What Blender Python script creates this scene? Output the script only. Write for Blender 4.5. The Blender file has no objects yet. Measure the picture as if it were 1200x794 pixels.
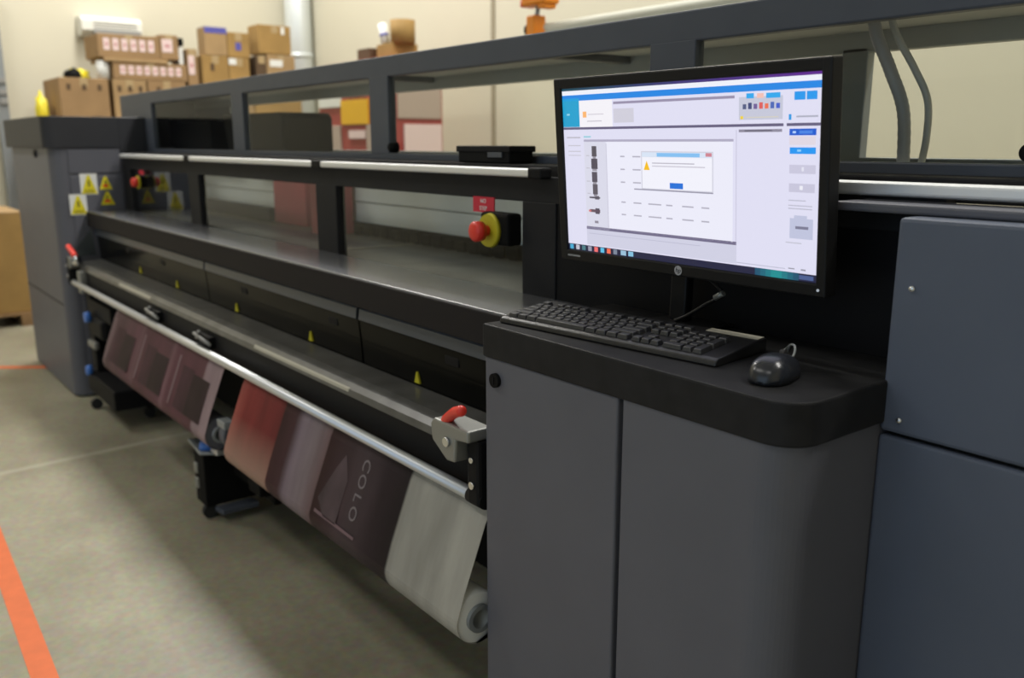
import bpy, bmesh, math, random
from mathutils import Vector, Matrix
random.seed(7)
PI = math.pi
COL = bpy.context.scene.collection
SC = bpy.context.scene

# ------------------------------------------------------------------ materials
def nodes(name):
    m = bpy.data.materials.new(name); m.use_nodes = True
    nt = m.node_tree; b = nt.nodes['Principled BSDF']
    return m, nt, b

def pbr(name, col, rough=.5, metal=0., spec=.5, noise=0., nscale=30., bump=0., bscale=200., coat=0.):
    m, nt, b = nodes(name)
    b.inputs['Base Color'].default_value = (*col, 1)
    b.inputs['Roughness'].default_value = rough
    b.inputs['Metallic'].default_value = metal
    b.inputs['Specular IOR Level'].default_value = spec
    b.inputs['Coat Weight'].default_value = coat
    if noise or bump:
        tc = nt.nodes.new('ShaderNodeTexCoord')
    if noise:
        n = nt.nodes.new('ShaderNodeTexNoise'); n.inputs['Scale'].default_value = nscale
        n.inputs['Detail'].default_value = 4
        r = nt.nodes.new('ShaderNodeValToRGB')
        r.color_ramp.elements[0].position = .3; r.color_ramp.elements[1].position = .7
        r.color_ramp.elements[0].color = (*[c*(1-noise) for c in col], 1)
        r.color_ramp.elements[1].color = (*[min(1, c*(1+noise)) for c in col], 1)
        nt.links.new(tc.outputs['Object'], n.inputs['Vector'])
        nt.links.new(n.outputs['Fac'], r.inputs['Fac']); nt.links.new(r.outputs['Color'], b.inputs['Base Color'])
    if bump:
        n2 = nt.nodes.new('ShaderNodeTexNoise'); n2.inputs['Scale'].default_value = bscale
        bp = nt.nodes.new('ShaderNodeBump'); bp.inputs['Strength'].default_value = bump; bp.inputs['Distance'].default_value = .002
        nt.links.new(tc.outputs['Object'], n2.inputs['Vector'])
        nt.links.new(n2.outputs['Fac'], bp.inputs['Height']); nt.links.new(bp.outputs['Normal'], b.inputs['Normal'])
    return m

def glow(name, col, s):
    m, nt, b = nodes(name)
    b.inputs['Base Color'].default_value = (.02, .02, .02, 1); b.inputs['Roughness'].default_value = .3
    b.inputs['Emission Color'].default_value = (*col, 1); b.inputs['Emission Strength'].default_value = s
    return m

def pane_mat(name, tint, rough=.02, gain=1.0):
    m = bpy.data.materials.new(name); m.use_nodes = True; nt = m.node_tree
    nt.nodes.clear()
    out = nt.nodes.new('ShaderNodeOutputMaterial'); mix = nt.nodes.new('ShaderNodeMixShader')
    tr = nt.nodes.new('ShaderNodeBsdfTransparent'); tr.inputs['Color'].default_value = (*tint, 1)
    gl = nt.nodes.new('ShaderNodeBsdfGlossy'); gl.inputs['Roughness'].default_value = rough
    gl.inputs['Color'].default_value = (.95, .97, 1, 1)
    fr = nt.nodes.new('ShaderNodeFresnel'); fr.inputs['IOR'].default_value = 1.5
    ge = nt.nodes.new('ShaderNodeNewGeometry')
    inv = nt.nodes.new('ShaderNodeMath'); inv.operation = 'SUBTRACT'; inv.inputs[0].default_value = 1
    mu = nt.nodes.new('ShaderNodeMath'); mu.operation = 'MULTIPLY'
    mg = nt.nodes.new('ShaderNodeMath'); mg.operation = 'MULTIPLY'; mg.inputs[1].default_value = gain; mg.use_clamp = True
    nt.links.new(ge.outputs['Backfacing'], inv.inputs[1])
    nt.links.new(fr.outputs[0], mu.inputs[0]); nt.links.new(inv.outputs[0], mu.inputs[1])
    nt.links.new(mu.outputs[0], mg.inputs[0]); nt.links.new(mg.outputs[0], mix.inputs[0])
    nt.links.new(tr.outputs[0], mix.inputs[1]); nt.links.new(gl.outputs[0], mix.inputs[2])
    nt.links.new(mix.outputs[0], out.inputs[0])
    return m

M = {}
M['cab'] = pbr('slate grey painted steel', (.105, .107, .127), .45, spec=.3, noise=.04, nscale=6, bump=.05, bscale=600)
M['cab_blue'] = pbr('blue grey painted steel', (.09, .106, .146), .45, spec=.3, noise=.04, nscale=6, bump=.05, bscale=600)
M['hood'] = pbr('dark grey painted hood', (.066, .075, .094), .45, spec=.3, noise=.05, nscale=8)
M['frame'] = pbr('black painted frame', (.019, .019, .0205), .55, spec=.12, noise=.08, nscale=10)
M['cap'] = pbr('charcoal cap', (.032, .033, .038), .5, spec=.2, noise=.05, nscale=9)
M['black'] = pbr('black plastic', (.009, .009, .010), .55, spec=.1, bump=.06, bscale=500)
M['matt'] = pbr('matt black', (.006, .006, .006), .7, spec=.1)
M['counter'] = pbr('black worktop laminate', (.0175, .0175, .0185), .5, spec=.12, noise=.18, nscale=25, bump=.1, bscale=350)
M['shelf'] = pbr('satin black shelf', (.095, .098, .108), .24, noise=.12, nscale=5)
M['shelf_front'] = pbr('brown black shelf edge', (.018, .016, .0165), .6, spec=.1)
M['gloss'] = pbr('smoked glossy cover', (.004, .004, .0035), .14, spec=.05, noise=.5, nscale=3)
M['strip'] = pbr('blue grey cover edge', (.055, .064, .08), .3)
M['alu'] = pbr('brushed aluminium', (.8, .81, .82), .45, metal=.55)
M['chrome'] = pbr('satin steel', (.66, .68, .71), .36, metal=.75)
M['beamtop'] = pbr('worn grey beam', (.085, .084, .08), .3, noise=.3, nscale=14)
M['platen'] = pbr('grey platen', (.2, .2, .19), .4, noise=.2, nscale=7)
M['carriage'] = pbr('pale grey beam', (.72, .73, .69), .5, noise=.06, nscale=4)
M['roofin'] = pbr('hood lining', (.5, .51, .49), .6)
M['navy'] = pbr('navy panel', (.01, .014, .03), .5)
M['redin'] = pbr('dull red surface', (.5, .10, .11), .5)
M['white'] = pbr('white label', (.75, .76, .74), .6)
M['yellow'] = pbr('safety yellow', (.72, .62, .01), .55)
M['ink'] = pbr('label black', (.02, .02, .02), .6)
M['red'] = pbr('red plastic', (.72, .035, .02), .35)
M['redsign'] = pbr('red sign', (.55, .012, .04), .5)
M['silver'] = pbr('cast silver bracket', (.28, .285, .27), .45, metal=.6)
M['blue'] = pbr('blue plastic', (.04, .16, .55), .35)
M['screw'] = pbr('bright screw', (.7, .72, .75), .25, metal=1.)
M['rubber'] = pbr('dark rubber', (.015, .015, .015), .8)
M['key'] = pbr('keycap black', (.03, .03, .032), .36)
M['kbd'] = pbr('keyboard body', (.012, .012, .013), .35)
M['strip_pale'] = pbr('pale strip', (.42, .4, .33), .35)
M['mouse'] = pbr('black mouse shell', (.017, .019, .024), .26)
M['bezel'] = pbr('monitor bezel', (.008, .008, .009), .45, spec=.22)
M['logo'] = pbr('silver logo', (.38, .38, .4), .35)
M['card'] = pbr('brown cardboard', (.3, .185, .085), .8, noise=.1, nscale=6)
M['card2'] = pbr('tan cardboard', (.36, .235, .11), .8, noise=.1, nscale=6)
M['card3'] = pbr('ochre cardboard', (.33, .2, .062), .8, noise=.12, nscale=6)
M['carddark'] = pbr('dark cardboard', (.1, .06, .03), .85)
M['tape'] = pbr('packing tape', (.4, .29, .15), .35)
M['bluetape'] = pbr('blue tape', (.08, .08, .36), .5)
M['pinklabel'] = pbr('pale pink label', (.72, .56, .55), .6)
M['pink'] = pbr('pink paper', (.5, .18, .2), .7)
M['yellowbag'] = pbr('yellow plastic', (.75, .63, .03), .45)
M['wood'] = pbr('pallet wood', (.26, .155, .07), .8, noise=.25, nscale=9)
M['ac'] = pbr('white appliance plastic', (.72, .72, .66), .5)
M['acgrey'] = pbr('grey vents', (.25, .25, .24), .5)
M['steel'] = pbr('grey steel', (.25, .27, .28), .45, metal=.3)
M['duct'] = pbr('galvanised duct', (.68, .73, .74), .38, metal=.35)
M['railwhite'] = pbr('cream rail', (.62, .63, .55), .35)
M['orange'] = pbr('orange paint', (.8, .25, .01), .4)
M['orangetape'] = pbr('orange floor tape', (.66, .135, .032), .55, noise=.06, nscale=20)
M['redcab'] = pbr('red cabinet paint', (.32, .05, .045), .45)
M['pinkdoor'] = pbr('dusty pink panel', (.42, .33, .28), .5)
M['amber'] = pbr('amber sign', (.75, .42, .01), .5)
M['hose'] = pbr('grey corrugated hose', (.42, .43, .46), .3)
M['hose2'] = pbr('clear hose', (.55, .56, .55), .25)
M['trim'] = pbr('wall seam', (.3, .26, .18), .7)
M['yellow_dim'] = pbr('dull yellow', (.48, .42, .01), .6)  # darker yellow for the stop collars and cover triangles
M['glass'] = pane_mat('window pane', (.95, .96, .95), .015, .75)
M['glass_up'] = pane_mat('hood pane', (.94, .95, .93), .03, .45)
M['clear'] = pane_mat('clear guard', (.75, .8, .76), .05, 2.)

# wall, ceiling: painted, a little blotchy
M['wall'] = pbr('cream painted wall', (.60, .565, .445), .7, noise=.025, nscale=.8)
M['ceiling'] = pbr('ceiling paint', (.6, .6, .56), .8)

def floor_mat():
    m, nt, b = nodes('sealed concrete')
    L = nt.links.new
    tc = nt.nodes.new('ShaderNodeTexCoord')
    n1 = nt.nodes.new('ShaderNodeTexNoise'); n1.inputs['Scale'].default_value = 1.3; n1.inputs['Detail'].default_value = 7
    n1.inputs['Roughness'].default_value = .62
    L(tc.outputs['Object'], n1.inputs['Vector'])
    r = nt.nodes.new('ShaderNodeValToRGB')
    e = r.color_ramp.elements
    e[0].position = .3; e[0].color = (.20, .185, .132, 1)
    e[1].position = .72; e[1].color = (.36, .333, .245, 1)
    L(n1.outputs['Fac'], r.inputs['Fac'])
    n2 = nt.nodes.new('ShaderNodeTexNoise'); n2.inputs['Scale'].default_value = 40; n2.inputs['Detail'].default_value = 5
    L(tc.outputs['Object'], n2.inputs['Vector'])
    mx = nt.nodes.new('ShaderNodeMix'); mx.data_type = 'RGBA'; mx.blend_type = 'OVERLAY'; mx.inputs[0].default_value = .35
    L(r.outputs['Color'], mx.inputs[6]); L(n2.outputs['Color'], mx.inputs[7])
    # the saw cut joint, filled pale: thin stripe at x about -4.17, slightly turned
    sp = nt.nodes.new('ShaderNodeSeparateXYZ'); L(tc.outputs['Object'], sp.inputs[0])
    a = nt.nodes.new('ShaderNodeMath'); a.operation = 'MULTIPLY_ADD'; a.inputs[1].default_value = .0714; a.inputs[2].default_value = 4.133
    L(sp.outputs['Y'], a.inputs[0])
    d = nt.nodes.new('ShaderNodeMath'); d.operation = 'ADD'; L(sp.outputs['X'], d.inputs[0]); L(a.outputs[0], d.inputs[1])
    ab = nt.nodes.new('ShaderNodeMath'); ab.operation = 'ABSOLUTE'; L(d.outputs[0], ab.inputs[0])
    rr = nt.nodes.new('ShaderNodeMapRange'); rr.inputs['From Min'].default_value = .012; rr.inputs['From Max'].default_value = .03
    rr.inputs['To Min'].default_value = .55; rr.inputs['To Max'].default_value = 0
    L(ab.outputs[0], rr.inputs['Value'])
    m2 = nt.nodes.new('ShaderNodeMix'); m2.data_type = 'RGBA'
    L(rr.outputs[0], m2.inputs[0]); L(mx.outputs[2], m2.inputs[6]); m2.inputs[7].default_value = (.42, .4, .32, 1)
    L(m2.outputs[2], b.inputs['Base Color'])
    r2 = nt.nodes.new('ShaderNodeMapRange'); r2.inputs['To Min'].default_value = .28; r2.inputs['To Max'].default_value = .55
    L(n1.outputs['Fac'], r2.inputs['Value']); L(r2.outputs[0], b.inputs['Roughness'])
    return m
M['floor'] = floor_mat()

# ------------------------------------------------------------------ mesh building
class MB:
    def __init__(self): self.bm = bmesh.new(); self.mats = []; self.mi = 0
    def use(self, mat):
        if mat not in self.mats: self.mats.append(mat)
        self.mi = self.mats.index(mat); return self
    def _take(self, geom_faces):
        for f in geom_faces: f.material_index = self.mi
    def box(self, a, b, bev=0., seg=2, rot=None, piv=None):
        a = Vector(a); b = Vector(b)
        c = (a+b)/2; s = b-a
        tmp = bmesh.new()
        bmesh.ops.create_cube(tmp, size=1)
        for v in tmp.verts: v.co = Vector((v.co.x*s.x, v.co.y*s.y, v.co.z*s.z))+c
        if bev: bmesh.ops.bevel(tmp, geom=tmp.edges[:], offset=bev, segments=seg, affect='EDGES', profile=.5, clamp_overlap=True)
        return self._merge(tmp, rot, piv if piv is not None else c)
    def _merge(self, tmp, rot=None, piv=None, smooth=False):
        if rot is not None:
            R = rot if isinstance(rot, Matrix) else Matrix.Rotation(rot[1], 3, rot[0])
            p = Vector(piv)
            for v in tmp.verts: v.co = R @ (v.co-p) + p
        mp = {}
        for v in tmp.verts: mp[v] = self.bm.verts.new(v.co)
        for f in tmp.faces:
            try:
                nf = self.bm.faces.new([mp[v] for v in f.verts]); nf.material_index = self.mi; nf.smooth = f.smooth or smooth
            except ValueError: pass
        tmp.free(); return self
    def prism(self, prof, lo, hi, axis='x', bev=0., seg=2, smooth=False):
        """prof in the two other axes (cyclic order: x->(y,z), y->(x,z), z->(x,y))"""
        tmp = bmesh.new()
        def p(u, v, w):
            return {'x': (w, u, v), 'y': (u, w, v), 'z': (u, v, w)}[axis]
        A = [tmp.verts.new(p(u, v, lo)) for u, v in prof]; B = [tmp.verts.new(p(u, v, hi)) for u, v in prof]
        n = len(prof)
        tmp.faces.new(A); tmp.faces.new(B[::-1])
        for i in range(n):
            f = tmp.faces.new([A[i], B[i], B[(i+1) % n], A[(i+1) % n]]); f.smooth = smooth
        bmesh.ops.recalc_face_normals(tmp, faces=tmp.faces[:])
        if bev: bmesh.ops.bevel(tmp, geom=tmp.edges[:], offset=bev, segments=seg, affect='EDGES', profile=.5, clamp_overlap=True)
        return self._merge(tmp)
    def cyl(self, p, q, r, r2=None, n=24, cap=True, smooth=True):
        p = Vector(p); q = Vector(q); d = q-p
        tmp = bmesh.new()
        bmesh.ops.create_cone(tmp, cap_ends=cap, segments=n, radius1=r, radius2=r if r2 is None else r2, depth=d.length)
        R = d.to_track_quat('Z', 'Y').to_matrix()
        for v in tmp.verts: v.co = R @ v.co + (p+q)/2
        for f in tmp.faces: f.smooth = smooth and len(f.verts) == 4
        return self._merge(tmp)
    def ring(self, p, q, ro, ri, n=28):
        p = Vector(p); q = Vector(q); d = (q-p); R = d.to_track_quat('Z', 'Y').to_matrix()
        tmp = bmesh.new(); L = []
        for c, r in ((p, ro), (q, ro), (q, ri), (p, ri)):
            L.append([tmp.verts.new(c + R @ Vector((r*math.cos(2*PI*i/n), r*math.sin(2*PI*i/n), 0))) for i in range(n)])
        for k in range(4):
            a, b = L[k], L[(k+1) % 4]
            for i in range(n):
                f = tmp.faces.new([a[i], a[(i+1) % n], b[(i+1) % n], b[i]]); f.smooth = k in (0, 2)
        bmesh.ops.recalc_face_normals(tmp, faces=tmp.faces[:])
        return self._merge(tmp)
    def tube(self, pts, r, n=12, ribs=0., smooth_steps=8):
        P = [Vector(p) for p in pts]
        # Catmull-Rom
        S = []
        for i in range(len(P)-1):
            p0 = P[max(i-1, 0)]; p1 = P[i]; p2 = P[i+1]; p3 = P[min(i+2, len(P)-1)]
            for k in range(smooth_steps):
                t = k/smooth_steps
                S.append(.5*((2*p1)+(p2-p0)*t+(2*p0-5*p1+4*p2-p3)*t*t+(3*p1-p0-3*p2+p3)*t**3))
        S.append(P[-1])
        tmp = bmesh.new(); rings = []
        a = None
        for i, c in enumerate(S):
            d = (S[min(i+1, len(S)-1)]-S[max(i-1, 0)]).normalized()
            if a is None: a = d.orthogonal()
            a = (a-d*a.dot(d)).normalized(); b2 = d.cross(a)
            rr = r*(1+ribs*(1 if i % 2 else -1))
            rings.append([tmp.verts.new(c+a*rr*math.cos(2*PI*j/n)+b2*rr*math.sin(2*PI*j/n)) for j in range(n)])
        for i in range(len(rings)-1):
            for j in range(n):
                f = tmp.faces.new([rings[i][j], rings[i][(j+1) % n], rings[i+1][(j+1) % n], rings[i+1][j]]); f.smooth = True
        tmp.faces.new(rings[0][::-1]); tmp.faces.new(rings[-1])
        bmesh.ops.recalc_face_normals(tmp, faces=tmp.faces[:])
        return self._merge(tmp)
    def ball(self, c, r, sc=(1, 1, 1), n=20):
        tmp = bmesh.new(); bmesh.ops.create_uvsphere(tmp, u_segments=n, v_segments=n//2, radius=r)
        for v in tmp.verts: v.co = Vector((v.co.x*sc[0], v.co.y*sc[1], v.co.z*sc[2]))+Vector(c)
        for f in tmp.faces: f.smooth = True
        return self._merge(tmp)
    def poly(self, pts):
        vs = [self.bm.verts.new(p) for p in pts]; f = self.bm.faces.new(vs); f.material_index = self.mi; return self
    def text(self, s, size, loc, R, depth=.0006, shear=0.):
        cu = bpy.data.curves.new('t', 'FONT'); cu.body = s; cu.size = size; cu.align_x = 'CENTER'; cu.align_y = 'CENTER'
        cu.extrude = depth; cu.shear = shear; cu.resolution_u = 3
        ob = bpy.data.objects.new('t', cu)
        COL.objects.link(ob)
        dg = bpy.context.evaluated_depsgraph_get()
        me = bpy.data.meshes.new_from_object(ob.evaluated_get(dg))
        bpy.data.objects.remove(ob); bpy.data.curves.remove(cu)
        tmp = bmesh.new(); tmp.from_mesh(me); bpy.data.meshes.remove(me)
        for v in tmp.verts: v.co = R @ v.co + Vector(loc)
        for f in tmp.faces: f.smooth = False
        return self._merge(tmp)
    def build(self, name, parent=None, label=None, at=None):
        me = bpy.data.meshes.new(name)
        if at is not None:
            for v in self.bm.verts: v.co -= Vector(at)
        self.bm.to_mesh(me); self.bm.free()
        for m in self.mats: me.materials.append(M[m] if isinstance(m, str) else m)
        o = bpy.data.objects.new(name, me); COL.objects.link(o)
        if at is not None: o.location = at
        if parent is not None:
            o.parent = parent
            if at is None:      # verts are in world space: cancel the parents' offsets
                off = Vector((0, 0, 0)); p = parent; Mx = Matrix.Identity(4)
                chain = []
                while p: chain.append(p); p = p.parent
                for p in reversed(chain): Mx = Mx @ p.matrix_basis
                me.transform(Mx.inverted())
        if label: o['label'] = label
        return o

def thing(name, label, cat, loc=(0, 0, 0), rz=0, group=None):
    o = bpy.data.objects.new(name, None); COL.objects.link(o)
    o.empty_display_size = .1; o.location = loc; o.rotation_euler = (0, 0, rz)
    o['label'] = label; o['category'] = cat
    if group: o['group'] = group
    return o
def tag(o, label, cat, group=None):
    o['label'] = label; o['category'] = cat
    if group: o['group'] = group
    return o
def struct(mb, name):
    o = mb.build(name); o['kind'] = 'structure'; return o

RX = Matrix(((1, 0, 0), (0, 0, 1), (0, 1, 0)))
# text lying in a plane that faces -y (read from the front): local x -> +x, local y -> +z
R_FRONT = Matrix(((1, 0, 0), (0, 0, -1), (0, 1, 0)))
# text in a plane that faces +x: local x -> +y, local y -> +z
R_SIDE = Matrix(((0, 0, 1), (1, 0, 0), (0, 1, 0)))

# ------------------------------------------------------------------ the room
XL, YB, XR, YF, ZC = -9.2, 4.32, 4.0, -5.5, 5.2
struct(MB().use('floor').box((XL-.1, YF-.1, -.1), (XR+.1, YB+.1, 0)), 'floor')
struct(MB().use('ceiling').box((XL-.1, YF-.1, ZC), (XR+.1, YB+.1, ZC+.1)), 'ceiling')
struct(MB().use('wall').box((XL-.1, YF-.1, 0), (XL, YB+.1, ZC)), 'wall_left')
struct(MB().use('wall').box((XL, YB, 0), (XR+.1, YB+.1, ZC)), 'wall_back')
struct(MB().use('wall').box((XR, YF-.1, 0), (XR+.1, YB, ZC)), 'wall_right')
struct(MB().use('wall').box((XL, YF-.1, 0), (-3.2, YF, ZC)).box((3.4, YF-.1, 0), (XR, YF, ZC)).box((-3.2, YF-.1, 4.2), (3.4, YF, ZC)), 'wall_front')   # with an open roller door
struct(MB().use('trim').box((-5.81, YB-.012, 0), (-5.765, YB, ZC), .004), 'trim_1')
struct(MB().use('trim').box((-2.63, YB-.012, 0), (-2.585, YB, ZC), .004), 'trim_2')

# floor tape
def tape(a, b, w, label):
    a = Vector((*a, 0)); b = Vector((*b, 0)); d = (b-a).normalized(); n = Vector((-d.y, d.x, 0))*w/2
    pr = [(a-n), (b-n), (b+n), (a+n)]
    o = MB().use('orangetape').prism([(p.x, p.y) for p in pr], 0.0, .0012, 'z').build('floor_tape')
    tag(o, label, 'floor tape')
tape((-4.75, .362), (-1.2, .268), .062, 'orange tape line on the concrete floor at the front, nearest the camera')
tape((-6.40, .55), (-6.03, 1.06), .06, 'orange tape line on the floor far off beside the left grey cabinet')

# ------------------------------------------------------------------ the printer
PR = thing('wide_format_printer', 'long dark grey and black industrial wide-format printer with windowed hood', 'printer', (-3.0, 1.6, 0))

# --- left end cabinet
EX = -5.2
def rounded_corner_profile(x0, x1, y0, y1, r, n=8):
    pr = [(x0, y1), (x0, y0), (x1-r, y0)]
    for i in range(1, n+1):
        a = -PI/2 + PI/2*i/n
        pr.append((x1-r+r*math.cos(a), y0+r+r*math.sin(a)))
    pr.append((x1, y1)); return pr
end = MB().use('cab').prism(rounded_corner_profile(-6.3, EX, .976, 1.95, .07), .012, 1.365, 'z').build('end_cabinet', PR)
MB().use('cap').prism(rounded_corner_profile(-6.34, EX+.012, .95, 1.6, .05), 1.362, 1.525, 'z', bev=.004).build('cabinet_cap', end, 'charcoal cap on the cabinet')
MB().use('cap').box((-5.9, 1.325, 1.325), (EX+.015, 1.465, 1.525), .006).build('rear_cap', end)
m = MB().use('cab').box((EX-.01, 1.06, .06), (EX+.006, 1.325, 1.215), .004); m.box((EX-.01, 1.06, 1.228), (EX+.006, 1.325, 1.355), .004)
m.build('access_panel', end)
MB().use('frame').box((-6.3, .974, .515), (-5.27, .977, .522)).build('panel_seam', end)
m = MB().use('black').cyl((-5.564, .98, 1.33), (-5.564, .968, 1.33), .022, n=20); m.use('matt').box((-5.59, .962, 1.327), (-5.545, .969, 1.333)); m.build('lock', end)
def tri_label(y, z, w, h, plate, par):
    x = EX+.006
    mb = MB()
    if plate: mb.use('white').box((x, y-w/2, z-h/2), (x+.001, y+w/2, z+h/2)); x += .001
    t = w*.5 if not plate else w*.47
    mb.use('yellow').prism([(y-t, z-h*.46), (y+t, z-h*.46), (y+t*.16, z+h*.42), (y-t*.16, z+h*.42)], x, x+.001, 'x')
    if plate:
        for k in range(3): mb.use('ink').box((x+.001, y-t*.6, z-h*(.42-.06*k)), (x+.0014, y+t*.6, z-h*(.40-.06*k)))
        mb.box((x+.001, y-.004, z-h*.12), (x+.0015, y+.004, z+h*.18))
    else:
        mb.use('red').box((x+.001, y-t*.4, z-h*.3), (x+.0015, y+t*.35, z-h*.12))
        mb.use('ink').box((x+.001, y-.004, z-h*.1), (x+.0015, y+.004, z+h*.15))
    return mb.build('warning_label', par, 'yellow warning triangle on a white label' if plate else 'small yellow warning triangle')
tri_label(1.088, 1.065, .085, .11, True, end)
tri_label(1.150, 1.172, .085, .11, True, end)
tri_label(1.235, 1.178, .066, .08, False, end)
tri_label(1.238, 1.095, .075, .08, False, end)

# --- lower window frame (plane y = 1.33)
Y0, Y1 = 1.33, 1.365
fr = MB().use('frame')
fr.box((EX+.012, Y0, 1.252), (4*-.1625, Y1, 1.312), .003)                    # top member
for a, b in ((EX+.012, -5.056), (-4.109, -3.973), (-2.797, -2.648), (-1.67, -1.546)): fr.box((a, Y0, 1.0), (b, Y1, 1.254), .003)
frame = fr.build('window_frame', PR)
MB().use('black').box((-1.546, Y0+.004, .6), (-.65, Y1+.03, 1.256), .003).build('back_panel', PR)
for a, b in ((-5.056, -4.109), (-3.973, -2.797), (-2.648, -1.67)):
    MB().use('glass').box((a, Y0+.014, 1.02), (b, Y0+.019, 1.254)).build('window_pane', frame)
# front handle rail
rl = MB().use('alu'); rl.box((-5.12, 1.298, 1.311), (-1.60, 1.326, 1.331), .006, 3); rl.box((-1.20, 1.298, 1.309), (.35, 1.326, 1.331), .006, 3)
rail = rl.build('handle_rail', PR, 'long aluminium rail')
for x in (-4.02, -2.72): MB().use('black').box((x-.035, 1.296, 1.308), (x+.035, 1.33, 1.334), .005).build('rail_joint', rail)
MB().use('black').box((-1.61, 1.296, 1.308), (-1.56, 1.33, 1.334), .005).build('rail_end', rail)
# ledge between window frame and hood
MB().use('frame').box((EX+.012, Y1-.003, 1.30), (.4, 1.475, 1.338), .003).build('hood_ledge', PR)
MB().use('cab').box((-.78, 1.24, 1.288), (.4, 1.33, 1.302), .004).build('front_lip', PR)

# --- hood
HY, HB = 1.47, 1.9
hd = MB().use('hood')
XA, XB = -5.66, .45
wins = [(-5.06, -3.89), (-3.76, -2.656), (-2.535, -1.40), (-1.272, -.13)]
hd.box((XA, HY, 1.595), (XB, HY+.03, 1.658), .004)       # front header
hd.box((XA, HY, 1.325), (XB, HY+.03, 1.357), .003)       # front sill
cuts = [XA]+[c for w in wins for c in w]+[XB]
for i in range(0, len(cuts), 2): hd.box((cuts[i], HY, 1.35), (cuts[i+1], HY+.03, 1.60), .003)
hood = hd.build('hood', PR)
MB().use('roofin').box((XA, HY+.03, 1.632), (XB, HB, 1.652), .003).build('roof_panel', hood, 'grey underside of the hood roof')
rb = MB().use('roofin'); rb.box((XA, HB, 1.588), (XB, HB+.03, 1.652), .003); rb.use('steel').box((XA, HB, 1.30), (XB, HB+.03, 1.357), .003)
for a, b in ((XA, -5.05), (-1.205, -1.14), (.0, .06), (.4, XB)): rb.box((a, HB, 1.35), (b, HB+.03, 1.60), .003)
rb.build('rear_frame', hood)
MB().use('hood').box((XA, HY+.03, 1.30), (XA+.03, HB, 1.65), .003).build('end_panel', hood)
for a, b in wins: MB().use('glass_up').box((a, HY+.012, 1.35), (b, HY+.017, 1.60)).build('hood_pane', hood)
for x in (-2.937, -1.9): MB().use('hood').box((x-.018, HY+.03, 1.612), (x+.018, HB, 1.634), .003).build('roof_rib', hood)
for x in (-2.51, -.596):
    k = MB().use('matt'); k.cyl((x, HY+.014, 1.375), (x, HY-.012, 1.375), .017, .014, 20); k.cyl((x, HY-.010, 1.375), (x, HY-.016, 1.375), .010, n=16)
    k.build('latch_knob', hood, 'black round latch knob')
# things in the hood: service station covers and hoses
MB().use('black').prism([(-5.60, 1.35), (-4.60, 1.35), (-4.60, 1.50), (-5.1, 1.503), (-5.16, 1.52), (-5.60, 1.52)], 1.62, 1.86, 'y', bev=.006).build('service_cover', PR)
MB().use('black').prism([(-4.36, 1.35), (-3.70, 1.35), (-3.70, 1.50), (-3.73, 1.52), (-4.42, 1.525)], 1.62, 1.86, 'y', bev=.01).build('carriage_cover', PR)
MB().use('hose').tube([(-1.02, 1.70, 1.66), (-1.01, 1.71, 1.60), (-.98, 1.72, 1.53), (-.945, 1.72, 1.45), (-.935, 1.72, 1.34)], .0125, 14, .035, 14).build('ink_hose', PR, 'thick grey corrugated hose')
MB().use('hose2').tube([(-.985, 1.70, 1.66), (-.965, 1.70, 1.60), (-.925, 1.71, 1.53), (-.898, 1.72, 1.47), (-.893, 1.72, 1.40), (-.90, 1.72, 1.34)], .007, 12).build('air_hose', PR, 'thin pale hose')

# --- front shelf and print zone
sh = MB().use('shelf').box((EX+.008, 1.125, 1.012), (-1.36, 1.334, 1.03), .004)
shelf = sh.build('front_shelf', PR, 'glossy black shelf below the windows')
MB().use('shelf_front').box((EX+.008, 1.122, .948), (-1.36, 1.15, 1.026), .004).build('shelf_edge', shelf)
MB().use('platen').box((EX+.02, 1.35, .99), (-1.36, 2.05, 1.018), .002).build('platen', PR, 'grey print bed')
cb = MB().use('matt').box((EX+.02, 1.75, 1.015), (-1.2, 1.95, 1.07))
x = -5.1
while x < -1.4:
    cb.box((x, 1.735, 1.018), (x+.045, 1.75, 1.052 + random.random()*.02), .002); x += .075
cb.build('comb_strip', PR)
cr = MB().use('carriage'); cr.box((EX+.02, 1.752, 1.068), (-1.2, 1.79, 1.15), .004); cr.box((EX+.02, 1.748, 1.153), (-1.2, 1.79, 1.24), .004)
cr.box((EX+.02, 1.78, 1.24), (-1.2, 1.80, 1.30))
cr.build('carriage_beam', PR, 'pale grey carriage beam behind the windows')
MB().use('redin').box((-4.03, 1.70, 1.02), (-3.68, 1.745, 1.235), .004).build('red_panel', PR, 'red panel behind the middle window')  # plain red boxes in front of the carriage beam
MB().use('redin').box((-3.42, 1.60, 1.02), (-3.30, 1.735, 1.235), .004).build('red_block', PR)
MB().use('navy').box((-5.15, 1.68, 1.02), (-4.05, 1.735, 1.085), .006).build('navy_tray', PR)
MB().use('strip_pale').box((-2.84, 1.36, 1.018), (-2.815, 1.73, 1.021)).build('bed_seam', PR)

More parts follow.
